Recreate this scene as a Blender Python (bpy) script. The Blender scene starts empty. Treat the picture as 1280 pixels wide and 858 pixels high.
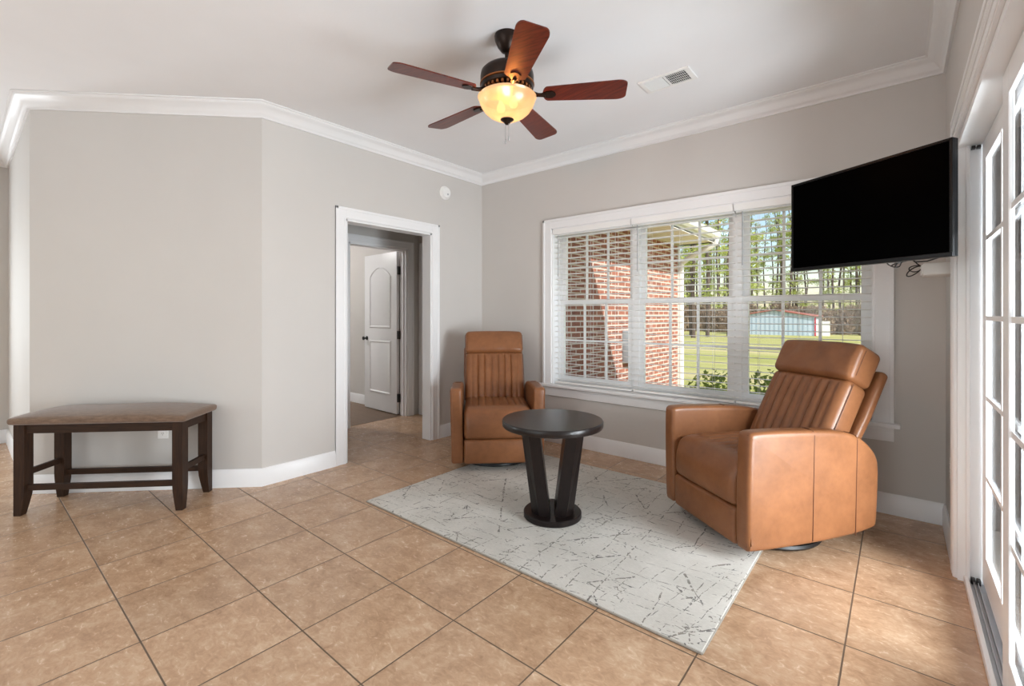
import bpy, bmesh, math, random
from mathutils import Vector, Matrix
R = math.radians
C = bpy.context.scene.collection
random.seed(7)

# ------------------------------------------------------------------ helpers
def lin(r, g, b):
    f = lambda c: c / 12.92 if c <= .04045 else ((c + .055) / 1.055) ** 2.4
    return (f(r / 255), f(g / 255), f(b / 255), 1)

class MB:
    def __init__(s): s.v = []; s.f = []
    def add(s, vs, fs, M=None):
        o = len(s.v)
        s.v += [tuple(M @ Vector(v)) if M else tuple(v) for v in vs]
        s.f += [tuple(i + o for i in f) for f in fs]
        return s
    def box(s, x0, x1, y0, y1, z0, z1, M=None):
        x0, x1 = sorted((x0, x1)); y0, y1 = sorted((y0, y1)); z0, z1 = sorted((z0, z1))
        return s.add([(x0,y0,z0),(x1,y0,z0),(x1,y1,z0),(x0,y1,z0),(x0,y0,z1),(x1,y0,z1),(x1,y1,z1),(x0,y1,z1)],
              [(0,3,2,1),(4,5,6,7),(0,1,5,4),(1,2,6,5),(2,3,7,6),(3,0,4,7)], M)
    def bbox(s, x0, x1, y0, y1, z0, z1, r=.004, M=None, n=2):
        return s.rbox((x0+x1)/2, (y0+y1)/2, (z0+z1)/2, abs(x1-x0), abs(y1-y0), abs(z1-z0), r, (1,1,1), M, seg=n)
    def prism(s, poly, z0, z1, M=None):
        a = sum(poly[i][0]*poly[(i+1)%len(poly)][1]-poly[(i+1)%len(poly)][0]*poly[i][1] for i in range(len(poly)))
        if a < 0: poly = poly[::-1]
        n = len(poly)
        vs = [(p[0],p[1],z0) for p in poly] + [(p[0],p[1],z1) for p in poly]
        fs = [tuple(range(n))[::-1], tuple(range(n, 2*n))] + [(i,(i+1)%n,n+(i+1)%n,n+i) for i in range(n)]
        return s.add(vs, fs, M)
    def tube(s, path, r, n=8, M=None, cap=True):
        P = [Vector(p) for p in path]; rs = r if isinstance(r, (list, tuple)) else [r]*len(P)
        vs = []; fs = []; up = None
        for i, p in enumerate(P):
            t = (P[min(i+1, len(P)-1)] - P[max(i-1, 0)]).normalized()
            if up is None:
                up = Vector((0,0,1)) if abs(t.z) < .9 else Vector((1,0,0))
            a = t.cross(up).normalized(); b = a.cross(t).normalized(); up = b
            for k in range(n):
                q = 2*math.pi*k/n
                vs.append(tuple(p + (a*math.cos(q) + b*math.sin(q))*rs[i]))
        for i in range(len(P)-1):
            for k in range(n):
                fs.append((i*n+k, i*n+(k+1)%n, (i+1)*n+(k+1)%n, (i+1)*n+k))
        if cap:
            fs.append(tuple(range(n))[::-1]); fs.append(tuple(range((len(P)-1)*n, len(P)*n)))
        return s.add(vs, fs, M)
    def lathe(s, prof, n=48, M=None):
        vs = []; fs = []
        for r, z in prof:
            for k in range(n):
                q = 2*math.pi*k/n; vs.append((r*math.cos(q), r*math.sin(q), z))
        m = len(prof)
        for i in range(m-1):
            for k in range(n):
                fs.append((i*n+k, i*n+(k+1)%n, (i+1)*n+(k+1)%n, (i+1)*n+k))
        if prof[0][0] > 1e-6: fs.append(tuple(range(n))[::-1])
        if prof[-1][0] > 1e-6: fs.append(tuple(range((m-1)*n, m*n)))
        return s.add(vs, fs, M)
    def rbox(s, cx, cy, cz, dx, dy, dz, r, res=(1,1,1), M=None, disp=None, seg=4):
        """box with rounded edges, res = interior subdivisions, disp(p) moves each point (box-centred coords)"""
        r = min(r, dx/2-1e-4, dy/2-1e-4, dz/2-1e-4)
        def ticks(d, n):
            h = d/2
            t = [-h + r*(1-math.cos(i/seg*math.pi/2))*1.0 for i in range(seg)]
            inner = [-(h-r) + 2*(h-r)*i/n for i in range(n+1)]
            return t + inner + [-x for x in t[::-1]]
        T = [ticks(dx,res[0]), ticks(dy,res[1]), ticks(dz,res[2])]
        hs = (dx/2,dy/2,dz/2); idx = {}; vs = []; fs = []
        def vid(i,j,k):
            key = (i,j,k)
            if key not in idx:
                q = Vector((T[0][i],T[1][j],T[2][k]))
                c = Vector([max(-(hs[a]-r), min(hs[a]-r, q[a])) for a in range(3)])
                d = q - c
                p = c + d.normalized()*r if d.length > 1e-9 else q
                if disp: p = disp(p)
                idx[key] = len(vs); vs.append((p[0]+cx,p[1]+cy,p[2]+cz))
            return idx[key]
        N = [len(t)-1 for t in T]
        for i in range(N[0]):
            for j in range(N[1]):
                fs.append((vid(i,j,0),vid(i,j+1,0),vid(i+1,j+1,0),vid(i+1,j,0)))
                fs.append((vid(i,j,N[2]),vid(i+1,j,N[2]),vid(i+1,j+1,N[2]),vid(i,j+1,N[2])))
        for i in range(N[0]):
            for k in range(N[2]):
                fs.append((vid(i,0,k),vid(i+1,0,k),vid(i+1,0,k+1),vid(i,0,k+1)))
                fs.append((vid(i,N[1],k),vid(i,N[1],k+1),vid(i+1,N[1],k+1),vid(i+1,N[1],k)))
        for j in range(N[1]):
            for k in range(N[2]):
                fs.append((vid(0,j,k),vid(0,j,k+1),vid(0,j+1,k+1),vid(0,j+1,k)))
                fs.append((vid(N[0],j,k),vid(N[0],j+1,k),vid(N[0],j+1,k+1),vid(N[0],j,k+1)))
        return s.add(vs, fs, M)
    def sweep(s, path, prof):
        """prof (offset to the right-hand side of the path, z) mitred along a 2D polyline"""
        n = len(path); m = len(prof); vs = []; fs = []
        P = [Vector(p) for p in path]
        for i in range(n):
            d0 = (P[i]-P[i-1]).normalized() if i > 0 else (P[1]-P[0]).normalized()
            d1 = (P[i+1]-P[i]).normalized() if i < n-1 else d0
            n0 = Vector((d0.y,-d0.x)); n1 = Vector((d1.y,-d1.x))
            b = (n0+n1).normalized(); b = b / max(.2, b.dot(n0))
            for o, z in prof: vs.append((P[i].x+b.x*o, P[i].y+b.y*o, z))
        for i in range(n-1):
            for k in range(m):
                k2 = (k+1) % m
                fs.append((i*m+k, i*m+k2, (i+1)*m+k2, (i+1)*m+k))
        fs.append(tuple(range(m))); fs.append(tuple(range((n-1)*m, n*m))[::-1])
        return s.add(vs, fs)
    def build(s, name, mat, parent=None, smooth=35, loc=None, rot=None):
        me = bpy.data.meshes.new(name); me.from_pydata(s.v, [], s.f)
        bm = bmesh.new(); bm.from_mesh(me); bmesh.ops.recalc_face_normals(bm, faces=bm.faces); bm.to_mesh(me); bm.free()
        me.materials.append(mat)
        if smooth:
            me.shade_smooth(); me.set_sharp_from_angle(angle=R(smooth))
        o = bpy.data.objects.new(name, me); C.objects.link(o)
        if parent: o.parent = parent
        if loc: o.location = loc
        if rot: o.rotation_euler = rot
        return o

def tag(o, label=None, cat=None, group=None, kind=None):
    if label: o['label'] = label
    if cat: o['category'] = cat
    if group: o['group'] = group
    if kind: o['kind'] = kind
    return o
def thing(name, label, cat, loc=(0,0,0), rz=0, group=None):
    o = bpy.data.objects.new(name, None); C.objects.link(o); o.empty_display_size = .1
    o.location = loc; o.rotation_euler = (0,0,rz)
    return tag(o, label, cat, group)
def setting(o): o['kind'] = 'structure'; return o
def copy_tree(o, parent=None):
    c = o.copy(); C.objects.link(c); c.parent = parent
    for ch in list(o.children): copy_tree(ch, c)
    return c

# ------------------------------------------------------------------ materials
class NT:
    def __init__(s, name):
        s.m = bpy.data.materials.new(name); s.m.use_nodes = True
        s.t = s.m.node_tree; s.b = s.t.nodes['Principled BSDF']; s.o = s.t.nodes['Material Output']
    def n(s, typ, **kw):
        x = s.t.nodes.new(typ)
        for k, v in kw.items():
            if k.startswith('i_'):
                x.inputs[k[2:].replace('_',' ')].default_value = v
            else: setattr(x, k, v)
        return x
    def l(s, a, b): s.t.links.new(a, b)
    def val(s, a, b):
        if isinstance(a, (int, float)): b.default_value = a
        else: s.l(a, b)
    def math(s, op, a, b=0., c=None):
        x = s.n('ShaderNodeMath', operation=op); s.val(a, x.inputs[0]); s.val(b, x.inputs[1])
        if c is not None: s.val(c, x.inputs[2])
        return x.outputs[0]
    def mix(s, f, a, b, mode='MIX'):
        x = s.n('ShaderNodeMix', data_type='RGBA', blend_type=mode); s.val(f, x.inputs[0])
        for q, i in ((a,6),(b,7)):
            if isinstance(q, tuple): x.inputs[i].default_value = q
            else: s.l(q, x.inputs[i])
        return x.outputs[2]
    def coord(s, k='Object'): return s.n('ShaderNodeTexCoord').outputs[k]
    def mapping(s, v, scale=(1,1,1), rot=(0,0,0), loc=(0,0,0)):
        x = s.n('ShaderNodeMapping'); x.inputs['Scale'].default_value = scale; x.inputs['Rotation'].default_value = rot
        x.inputs['Location'].default_value = loc; s.l(v, x.inputs['Vector']); return x.outputs[0]
    def noise(s, v, scale, detail=4, rough=.55, dist=0):
        x = s.n('ShaderNodeTexNoise'); x.inputs['Scale'].default_value = scale; x.inputs['Detail'].default_value = detail
        x.inputs['Roughness'].default_value = rough; x.inputs['Distortion'].default_value = dist; s.l(v, x.inputs['Vector']); return x.outputs[0]
    def ramp(s, f, stops):
        x = s.n('ShaderNodeValToRGB'); s.l(f, x.inputs[0]); e = x.color_ramp.elements
        while len(e) < len(stops): e.new(.5)
        for q, (p, c) in zip(e, stops): q.position = p; q.color = c if len(c) == 4 else (*c, 1)
        return x.outputs[0]
    def bump(s, h, strength=.3, dist=.01):
        x = s.n('ShaderNodeBump'); x.inputs['Strength'].default_value = strength; x.inputs['Distance'].default_value = dist
        s.l(h, x.inputs['Height']); s.l(x.outputs[0], s.b.inputs['Normal'])
    def set(s, color=None, rough=None, metal=None, spec=None, coat=None, sheen=None, trans=None):
        B = s.b.inputs
        if color is not None:
            if isinstance(color, tuple): B['Base Color'].default_value = color
            else: s.l(color, B['Base Color'])
        if rough is not None: s.val(rough, B['Roughness'])
        if metal is not None: B['Metallic'].default_value = metal
        if spec is not None: B['Specular IOR Level'].default_value = spec
        if coat is not None: B['Coat Weight'].default_value = coat; B['Coat Roughness'].default_value = .15
        if sheen is not None: B['Sheen Weight'].default_value = sheen
        return s
W1 = (1,1,1,1); K1 = (0,0,0,1)

def simple(name, col, rough=.5, var=.06, scale=8, bump=0, bscale=200, **kw):
    t = NT(name); v = t.coord(); f = t.noise(v, scale)
    lo = tuple(c*(1-var) for c in col[:3])+(1,); hi = tuple(min(1, c*(1+var)) for c in col[:3])+(1,)
    t.set(t.ramp(f, [(.3, lo), (.7, hi)]), rough, **kw)
    if bump: t.bump(t.noise(v, bscale, 2), bump, .002)
    return t.m

M = {}
M['wall'] = simple('greige_paint', lin(206,203,199), .75, .015, 2, .06, 300)
M['ceil'] = simple('ceiling_paint', lin(240,241,243), .85, .012, 3, .15, 90)
M['trim'] = simple('white_trim_paint', lin(238,239,240), .35, .01, 5)
M['vinyl'] = simple('white_vinyl', lin(240,241,242), .35, .01, 5)
M['slat'] = simple('blind_slat_white', lin(242,242,240), .45, .01, 5)
M['plate'] = simple('white_plastic', lin(240,240,238), .35, .01, 20)
M['black'] = simple('black_hardware', lin(22,21,21), .4, .1, 30)
M['cable'] = simple('black_cable', lin(18,18,20), .45, .1, 30)
M['slot'] = simple('dark_slot', lin(60,60,60), .7, .1, 30)
M['bronze'] = simple('oil_rubbed_bronze', lin(46,34,28), .32, .2, 25, metal=.7)
M['copper'] = simple('copper_bronze', lin(150,92,48), .35, .2, 25, metal=.6)  # lighter coppery metal for the vent ring and light fitter
M['tvbody'] = simple('television_plastic', lin(12,12,13), .3, .05, 30, spec=.2)
M['tvscreen'] = simple('television_screen', (.0004,.0004,.0004,1), .3, .05, 10, spec=.008)
M['alu'] = simple('grey_metal_track', lin(178,180,183), .4, .05, 20, metal=.2)
M['ventgrey'] = simple('vent_shade', lin(60,60,62), .7, .05, 20)
M['barnblue'] = None
M['pinktrim'] = simple('barn_red_trim', lin(196,60,80), .5, .08, 3)
M['barnroof'] = simple('barn_roof_metal', lin(176,110,100), .5, .1, 3)
M['soffit'] = None
M['gutter'] = simple('gutter_white', lin(236,236,232), .4, .03, 3)
M['meter'] = simple('meter_grey', lin(170,184,196), .45, .05, 6)

# tile floor
t = NT('ceramic_floor_tile'); v = t.coord(); sp = t.n('ShaderNodeSeparateXYZ'); t.l(v, sp.inputs[0])
SX, SY, X0, Y0 = .413, .4245, -.982, 1.302
u = t.math('DIVIDE', t.math('SUBTRACT', sp.outputs[0], X0), SX); w = t.math('DIVIDE', t.math('SUBTRACT', sp.outputs[1], Y0), SY)
du = t.math('ABSOLUTE', t.math('SUBTRACT', u, t.math('ROUND', u))); dw = t.math('ABSOLUTE', t.math('SUBTRACT', w, t.math('ROUND', w)))
d = t.math('MINIMUM', du, dw)
gr = t.n('ShaderNodeMapRange', interpolation_type='SMOOTHSTEP'); t.l(d, gr.inputs[0]); gr.inputs[1].default_value = .005; gr.inputs[2].default_value = .009
cell = t.n('ShaderNodeCombineXYZ'); t.l(t.math('FLOOR', u), cell.inputs[0]); t.l(t.math('FLOOR', w), cell.inputs[1])
wn = t.n('ShaderNodeTexWhiteNoise'); t.l(cell.outputs[0], wn.inputs[0])
off = t.n('ShaderNodeVectorMath', operation='MULTIPLY_ADD'); t.l(wn.outputs['Color'], off.inputs[0]); off.inputs[1].default_value = (9,9,9); t.l(v, off.inputs[2])
n1 = t.noise(off.outputs[0], 7, 6, .62, .8); n2 = t.noise(t.mapping(off.outputs[0], (1,1.6,1)), 26, 5, .65, 1.2)
nn = t.math('ADD', t.math('MULTIPLY', n1, .55), t.math('MULTIPLY', n2, .45))
tc = t.ramp(nn, [(.33, lin(158,124,96)), (.5, lin(188,154,123)), (.67, lin(210,182,153))])
hv = t.n('ShaderNodeHueSaturation'); t.l(tc, hv.inputs['Color']); t.l(t.math('MULTIPLY_ADD', wn.outputs[0], .12, .94), hv.inputs['Value'])
col = t.mix(gr.outputs[0], lin(102,83,65), hv.outputs[0])
t.set(col, t.math('MULTIPLY_ADD', gr.outputs[0], -.42, .72), spec=.5)
t.l(t.math('ADD', t.math('MULTIPLY_ADD', gr.outputs[0], -.49, .70), t.math('MULTIPLY', n2, .10)), t.b.inputs['Roughness'])
t.bump(t.math('ADD', gr.outputs[0], t.math('MULTIPLY', n2, .12)), .5, .002)
M['tile'] = t.m

# brown plank floor of the far room
t = NT('dark_plank_floor'); v = t.coord()
bk = t.n('ShaderNodeTexBrick'); t.l(t.mapping(v, (1,1,1)), bk.inputs[0])
for k, x in dict(Scale=1, **{'Mortar Size': .003, 'Brick Width': 1.2, 'Row Height': .14}).items(): bk.inputs[k].default_value = x
bk.inputs['Color1'].default_value = lin(98,76,58); bk.inputs['Color2'].default_value = lin(126,102,80); bk.inputs['Mortar'].default_value = lin(50,38,30)
t.set(t.mix(.5, bk.outputs[0], t.ramp(t.noise(t.mapping(v, (1,14,1)), 6), [(.3, lin(80,62,48)), (.7, lin(134,110,88))])), .4)
M['plank'] = t.m

# rug
t = NT('distressed_rug'); v = t.coord()
warp = t.n('ShaderNodeTexNoise'); warp.inputs['Scale'].default_value = 9; warp.inputs['Detail'].default_value = 3; t.l(v, warp.inputs[0])
vw = t.n('ShaderNodeVectorMath', operation='MULTIPLY_ADD'); t.l(warp.outputs['Color'], vw.inputs[0]); vw.inputs[1].default_value = (.028,.028,.028); t.l(v, vw.inputs[2])
lines = None
for i, (ang, sc, seed) in enumerate(((5, 9, 0), (86, 8, 3), (128, 5.0, 6), (52, 4.4, 9), (-7, 17, 13), (99, 14, 17), (-14, 12, 21))):
    mp = t.mapping(vw.outputs[0], (1,1,1), (0,0,R(ang)), (seed*.37, seed*.21, seed))
    sx = t.n('ShaderNodeSeparateXYZ'); t.l(mp, sx.inputs[0])
    fr = t.math('ABSOLUTE', t.math('SUBTRACT', t.math('FRACT', t.math('MULTIPLY', sx.outputs[1], sc)), .5))
    wd = t.math('MULTIPLY_ADD', t.noise(mp, 14, 3), .085, -.020)
    ln = t.math('LESS_THAN', fr, wd)
    gate = t.math('GREATER_THAN', t.noise(t.mapping(mp, (2.2, 5*sc/5, 1), (0,0,0), (seed,seed,seed)), 1.8, 3, .6), .53)
    one = t.math('MULTIPLY', ln, gate)
    lines = one if lines is None else t.math('MAXIMUM', lines, one)
vo = t.n('ShaderNodeTexVoronoi', feature='DISTANCE_TO_EDGE'); vo.inputs['Scale'].default_value = 24; t.l(vw.outputs[0], vo.inputs['Vector'])
crack = t.math('MULTIPLY', t.math('LESS_THAN', vo.outputs[0], .05), t.math('GREATER_THAN', t.noise(v, 5.5, 4, .65), .61))
lines = t.math('MAXIMUM', lines, crack)
speck = t.math('MULTIPLY', lines, t.math('GREATER_THAN', t.noise(v, 60, 2), .47))
base = t.ramp(t.noise(v, 3.5, 4), [(.35, lin(194,191,183)), (.65, lin(214,211,204))])
base = t.mix(.35, base, t.ramp(t.noise(t.mapping(v, (1,6,1)), 60, 2), [(.3, lin(184,181,174)), (.7, lin(224,221,214))]))
t.set(t.mix(t.math('MULTIPLY', speck, .85), base, t.ramp(t.noise(v, 9), [(.35, lin(84,84,84)), (.7, lin(140,134,124))])), .95, spec=.1)
t.bump(t.math('ADD', t.noise(v, 320, 2), t.math('MULTIPLY', speck, -.5)), .5, .004)
M['rug'] = t.m
M['rugedge'] = simple('rug_binding', lin(160,154,144), .95, .1, 80)

# leather
t = NT('caramel_leather'); v = t.coord(); n1 = t.noise(v, 5, 5, .6); n2 = t.noise(v, 28, 3)
t.set(t.mix(.35, t.ramp(n1, [(.3, lin(116,73,44)), (.7, lin(146,96,61))]), t.ramp(n2, [(.3, lin(120,76,47)), (.7, lin(144,95,60))])), .34, spec=.45)
vv = t.n('ShaderNodeTexVoronoi'); vv.inputs['Scale'].default_value = 420; t.l(v, vv.inputs['Vector'])
t.bump(t.math('ADD', t.math('MULTIPLY', vv.outputs[0], .25), t.noise(v, 14, 4)), .16, .006)
M['leather'] = t.m
M['stitch'] = simple('leather_seam', lin(96,54,28), .6, .1, 50)

def wood(name, c0, c1, rough, axis=(1,12,12), scale=5, spec=.5, coat=0):
    t = NT(name); v = t.coord(); f = t.noise(t.mapping(v, axis), scale, 6, .6, 1.0)
    t.set(t.ramp(f, [(.3, c0), (.7, c1)]), rough, spec=spec, coat=coat); return t.m
M['espresso'] = wood('espresso_wood', lin(17,12,12), lin(28,20,18), .36, (8,8,1.2), 5, spec=.3)
M['tabletop'] = wood('espresso_table_top', lin(25,20,19), lin(37,31,29), .28, (2,14,10), 5, spec=.4)
M['benchwood'] = wood('walnut_bench_wood', lin(38,24,16), lin(62,41,27), .5, (10,10,1.2), 6, spec=.25)
M['benchrail'] = wood('walnut_bench_rail', lin(38,24,16), lin(62,41,27), .5, (1.2,10,10), 6, spec=.25)
M['blade'] = wood('mahogany_blade', lin(66,20,18), lin(112,46,28), .3, (1.2,14,6), 5, spec=.35, coat=.08)

t = NT('bench_fabric'); v = t.coord()
f = t.noise(t.mapping(v, (3,30,10)), 7, 5, .65); g = t.noise(v, 260, 2)
t.set(t.ramp(t.math('ADD', t.math('MULTIPLY', f, .75), t.math('MULTIPLY', g, .25)), [(.33, lin(90,70,55)), (.67, lin(134,109,89))]), .7, spec=.3, sheen=.3)
t.bump(g, .4, .003); M['fabric'] = t.m

# brick
t = NT('red_brick'); v = t.coord(); sp = t.n('ShaderNodeSeparateXYZ'); t.l(v, sp.inputs[0])
cb = t.n('ShaderNodeCombineXYZ'); t.l(t.math('ADD', sp.outputs[0], sp.outputs[1]), cb.inputs[0]); t.l(sp.outputs[2], cb.inputs[1])
bk = t.n('ShaderNodeTexBrick'); t.l(cb.outputs[0], bk.inputs[0])
for k, x in {'Scale': 1, 'Mortar Size': .011, 'Brick Width': .215, 'Row Height': .0725, 'Mortar Smooth': .1, 'Bias': -.1}.items(): bk.inputs[k].default_value = x
bk.inputs['Color1'].default_value = lin(132,82,70); bk.inputs['Color2'].default_value = lin(172,112,94); bk.inputs['Mortar'].default_value = lin(216,208,200)
hv = t.mix(.22, bk.outputs[0], t.ramp(t.noise(v, 9, 5), [(.3, lin(104,64,58)), (.7, lin(214,160,140))]))
t.set(hv, .85, spec=.2); t.bump(bk.outputs[1], -.6, .01); M['brick'] = t.m

# soffit boards, barn siding
t = NT('vinyl_soffit'); v = t.coord(); wv = t.n('ShaderNodeTexWave', bands_direction='Y'); wv.inputs['Scale'].default_value = 2.2; t.l(v, wv.inputs[0])
t.set(t.ramp(wv.outputs[0], [(.0, lin(190,186,172)), (.12, lin(238,234,222)), (1, lin(242,238,228))]), .5); M['soffit'] = t.m
t = NT('blue_metal_siding'); v = t.coord(); wv = t.n('ShaderNodeTexWave', bands_direction='X'); wv.inputs['Scale'].default_value = .55; t.l(v, wv.inputs[0])
t.set(t.ramp(wv.outputs[0], [(.0, lin(140,160,182)), (.3, lin(176,192,210)), (1, lin(188,203,220))]), .5); M['barnblue'] = t.m
# lawn
t = NT('lawn_grass'); v = t.coord(); f = t.noise(t.mapping(v, (.35,1.3,1)), .35, 5, .6); g = t.noise(v, 14, 4)
t.set(t.mix(.4, t.ramp(f, [(.36, lin(160,162,88)), (.5, lin(186,182,118)), (.64, lin(212,194,150))]), t.ramp(g, [(.3, lin(150,156,86)), (.7, lin(202,194,134))])), .95, spec=.1)
t.bump(g, .6, .05); M['lawn'] = t.m
def leafmat(name, a, b, sc=.6):
    t = NT(name); v = t.coord(); f = t.noise(v, sc, 4)
    t.set(t.ramp(f, [(.35, a), (.65, b)]), .7, spec=.2)
    tr = t.n('ShaderNodeBsdfTranslucent'); tr.inputs[0].default_value = b
    mx = t.n('ShaderNodeMixShader'); mx.inputs[0].default_value = .35
    t.l(t.b.outputs[0], mx.inputs[1]); t.l(tr.outputs[0], mx.inputs[2]); t.l(mx.outputs[0], t.o.inputs[0]); return t.m
M['pine'] = leafmat('pine_needles', lin(134,152,72), lin(200,206,118), .5)
M['brush'] = leafmat('dry_brush', lin(120,104,88), lin(176,156,134), .8)
M['hedge'] = leafmat('shrub_leaves', lin(86,120,50), lin(160,180,96), 6)
M['trunk'] = simple('pine_bark', lin(92,80,72), .9, .3, 1.2)
M['concrete'] = simple('porch_concrete', lin(150,144,136), .8, .08, 3)
M['porchwood'] = wood('porch_dark_wood', lin(56,46,40), lin(84,72,62), .6, (8,8,1), 3)

# glass
def glass(name, refl=.06, tint=(1,1,1,1)):
    t = NT(name); tb = t.n('ShaderNodeBsdfTransparent'); tb.inputs[0].default_value = tint
    gb = t.n('ShaderNodeBsdfGlossy'); gb.inputs['Roughness'].default_value = .02
    fr = t.n('ShaderNodeFresnel'); fr.inputs[0].default_value = 1.22
    mx = t.n('ShaderNodeMixShader'); t.l(t.math('MINIMUM', fr.outputs[0], .22), mx.inputs[0]); t.l(tb.outputs[0], mx.inputs[1]); t.l(gb.outputs[0], mx.inputs[2])
    t.l(mx.outputs[0], t.o.inputs[0]); t.t.nodes.remove(t.b); return t.m
M['glass'] = glass('window_glass'); M['glass2'] = glass('door_glass', tint=(.80,.80,.80,1))
# lamp bowl: amber alabaster glass
t = NT('amber_bowl_glass'); v = t.coord(); f = t.noise(v, 9, 4)
cr = t.ramp(f, [(.3, lin(220,174,128)), (.7, lin(236,198,152))])
tl = t.n('ShaderNodeBsdfTranslucent'); t.l(t.mix(.985, cr, K1), tl.inputs[0])
tp = t.n('ShaderNodeBsdfTransparent'); tp.inputs[0].default_value = (.55,.40,.26,1)
em = t.n('ShaderNodeEmission'); t.l(cr, em.inputs[0]); em.inputs[1].default_value = .78
gl = t.n('ShaderNodeBsdfGlossy'); gl.inputs['Roughness'].default_value = .25
m1 = t.n('ShaderNodeMixShader'); m1.inputs[0].default_value = .06; t.l(tl.outputs[0], m1.inputs[1]); t.l(gl.outputs[0], m1.inputs[2])
a0 = t.n('ShaderNodeAddShader'); t.l(m1.outputs[0], a0.inputs[0]); t.l(tp.outputs[0], a0.inputs[1])
ad = t.n('ShaderNodeAddShader'); t.l(a0.outputs[0], ad.inputs[0]); t.l(em.outputs[0], ad.inputs[1]); t.l(ad.outputs[0], t.o.inputs[0])
t.t.nodes.remove(t.b); M['bowl'] = t.m
def emit(name, col, s):
    t = NT(name); e = t.n('ShaderNodeEmission'); e.inputs[0].default_value = col; e.inputs[1].default_value = s
    t.l(e.outputs[0], t.o.inputs[0]); t.t.nodes.remove(t.b); return t.m
M['bulb'] = emit('warm_bulb', (1,.74,.46,1), 3)

# ------------------------------------------------------------------ room
XA, YB, XD, ZC = -3.56, 3.75, .215, 2.775      # left wall, window wall, sliding-door wall, ceiling
XF, YE, YR = -6.68, .333, -4.3                  # far left wall, return wall, rear wall
CA = (XA, 1.43); CB = (-4.657, YE)              # ends of the angled wall
XH = -4.63                                      # far side of the little hall
DY0, DY1, DZ = 2.095, 3.025, 2.05               # doorway
WX0, WX1, WZ0, WZ1 = -2.613, -.118, .57, 2.085  # window opening
SY0, SY1, SZ = -1.6, 3.035, 2.06                  # sliding door opening

fl = MB(); fl.prism([(XF-.2,YR-.2),(XD+.14,YR-.2),(XD+.14,YB+.15),(XH-.06,YB+.15),(XH-.06,YE+.05),(XF-.2,YE+.05)], -.2, 0)
setting(fl.build('floor', M['tile'], smooth=0))
setting(MB().prism([(XH-.06,YE+.06),(XH-.06,YB+.14),(-8.2,YB+.14),(-8.2,YE+.06)], -.2, .002).build('floor', M['plank'], smooth=0))
setting(MB().box(-8.3, XD+.15, YR-.2, YB+.18, ZC, ZC+.12).build('ceiling', M['ceil'], smooth=0))

wl = MB(); wl.prism([CA,(XA,DY0),(XA-.12,DY0),(XA-.12,1.479)], 0, ZC); wl.box(XA-.12, XA, DY1, YB+.15, 0, ZC); wl.box(XA-.12, XA, DY0, DY1, DZ, ZC)
setting(wl.build('wall_left', M['wall'], smooth=0))
setting(MB().prism([CA,(XA-.12,1.479),(CB[0]-.05,YE+.12),CB], 0, ZC).build('wall_angled', M['wall'], smooth=0))
setting(MB().prism([CB,(CB[0]-.05,YE+.12),(XF-.12,YE+.12),(XF-.12,YE)], 0, ZC).build('wall_return', M['wall'], smooth=0))
setting(MB().box(XF-.12, XF, YR, -1.5, 0, ZC).box(XF-.12, XF, -.4, YE, 0, ZC).box(XF-.12, XF, -1.5, -.4, 0, .5).box(XF-.12, XF, -1.5, -.4, 2.1, ZC).build('wall_far', M['wall'], smooth=0))
wb = MB(); wb.box(XA, WX0, YB, YB+.18, 0, ZC); wb.box(WX1, XD+.14, YB, YB+.18, 0, ZC); wb.box(WX0, WX1, YB, YB+.18, 0, WZ0-.01); wb.box(WX0, WX1, YB, YB+.18, WZ1, ZC)
setting(wb.build('wall_back', M['wall'], smooth=0))
wr = MB(); wr.box(XD, XD+.11, SY1, YB, 0, ZC); wr.box(XD, XD+.11, YR, SY0, 0, ZC); wr.box(XD, XD+.11, SY0, SY1, SZ, ZC)
setting(wr.build('wall_right', M['wall'], smooth=0))
# rear wall behind the camera, three tall openings
wq = MB(); ops = [(-6.3,-4.5),(-3.9,-2.1),(-1.6,-.3)]; xs = XF-.12
for a, b in ops: wq.box(xs, a, YR-.14, YR, 0, ZC); wq.box(a, b, YR-.14, YR, 2.2, ZC); wq.box(a, b, YR-.14, YR, 0, .45); xs = b
wq.box(xs, XD+.14, YR-.14, YR, 0, ZC)
setting(wq.build('wall_rear', M['wall'], smooth=0))
# hall and far room
hz = 2.045; HY0, HY1 = 2.76, 3.55
wh = MB(); wh.box(XH-.12, XH, YE+.12, HY0, 0, ZC); wh.box(XH-.12, XH, HY1, YB+.15, 0, ZC); wh.box(XH-.12, XH, HY0, HY1, hz, ZC)
setting(wh.build('wall_hall', M['wall'], smooth=0))
setting(MB().box(XH, XA-.12, 3.72, YB+.17, 0, ZC).build('wall_hallend', M['wall'], smooth=0))
setting(MB().box(XH, XA-.12, 1.35, 1.45, 0, ZC).build('wall_hallnear', M['wall'], smooth=0))
setting(MB().box(-8.2, XH-.12, 3.64, YB+.17, 0, ZC).build('wall_bedroom', M['wall'], smooth=0))
setting(MB().box(-8.3, -8.18, YE, YB+.17, 0, ZC).build('wall_bedroomside', M['wall'], smooth=0))

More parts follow.
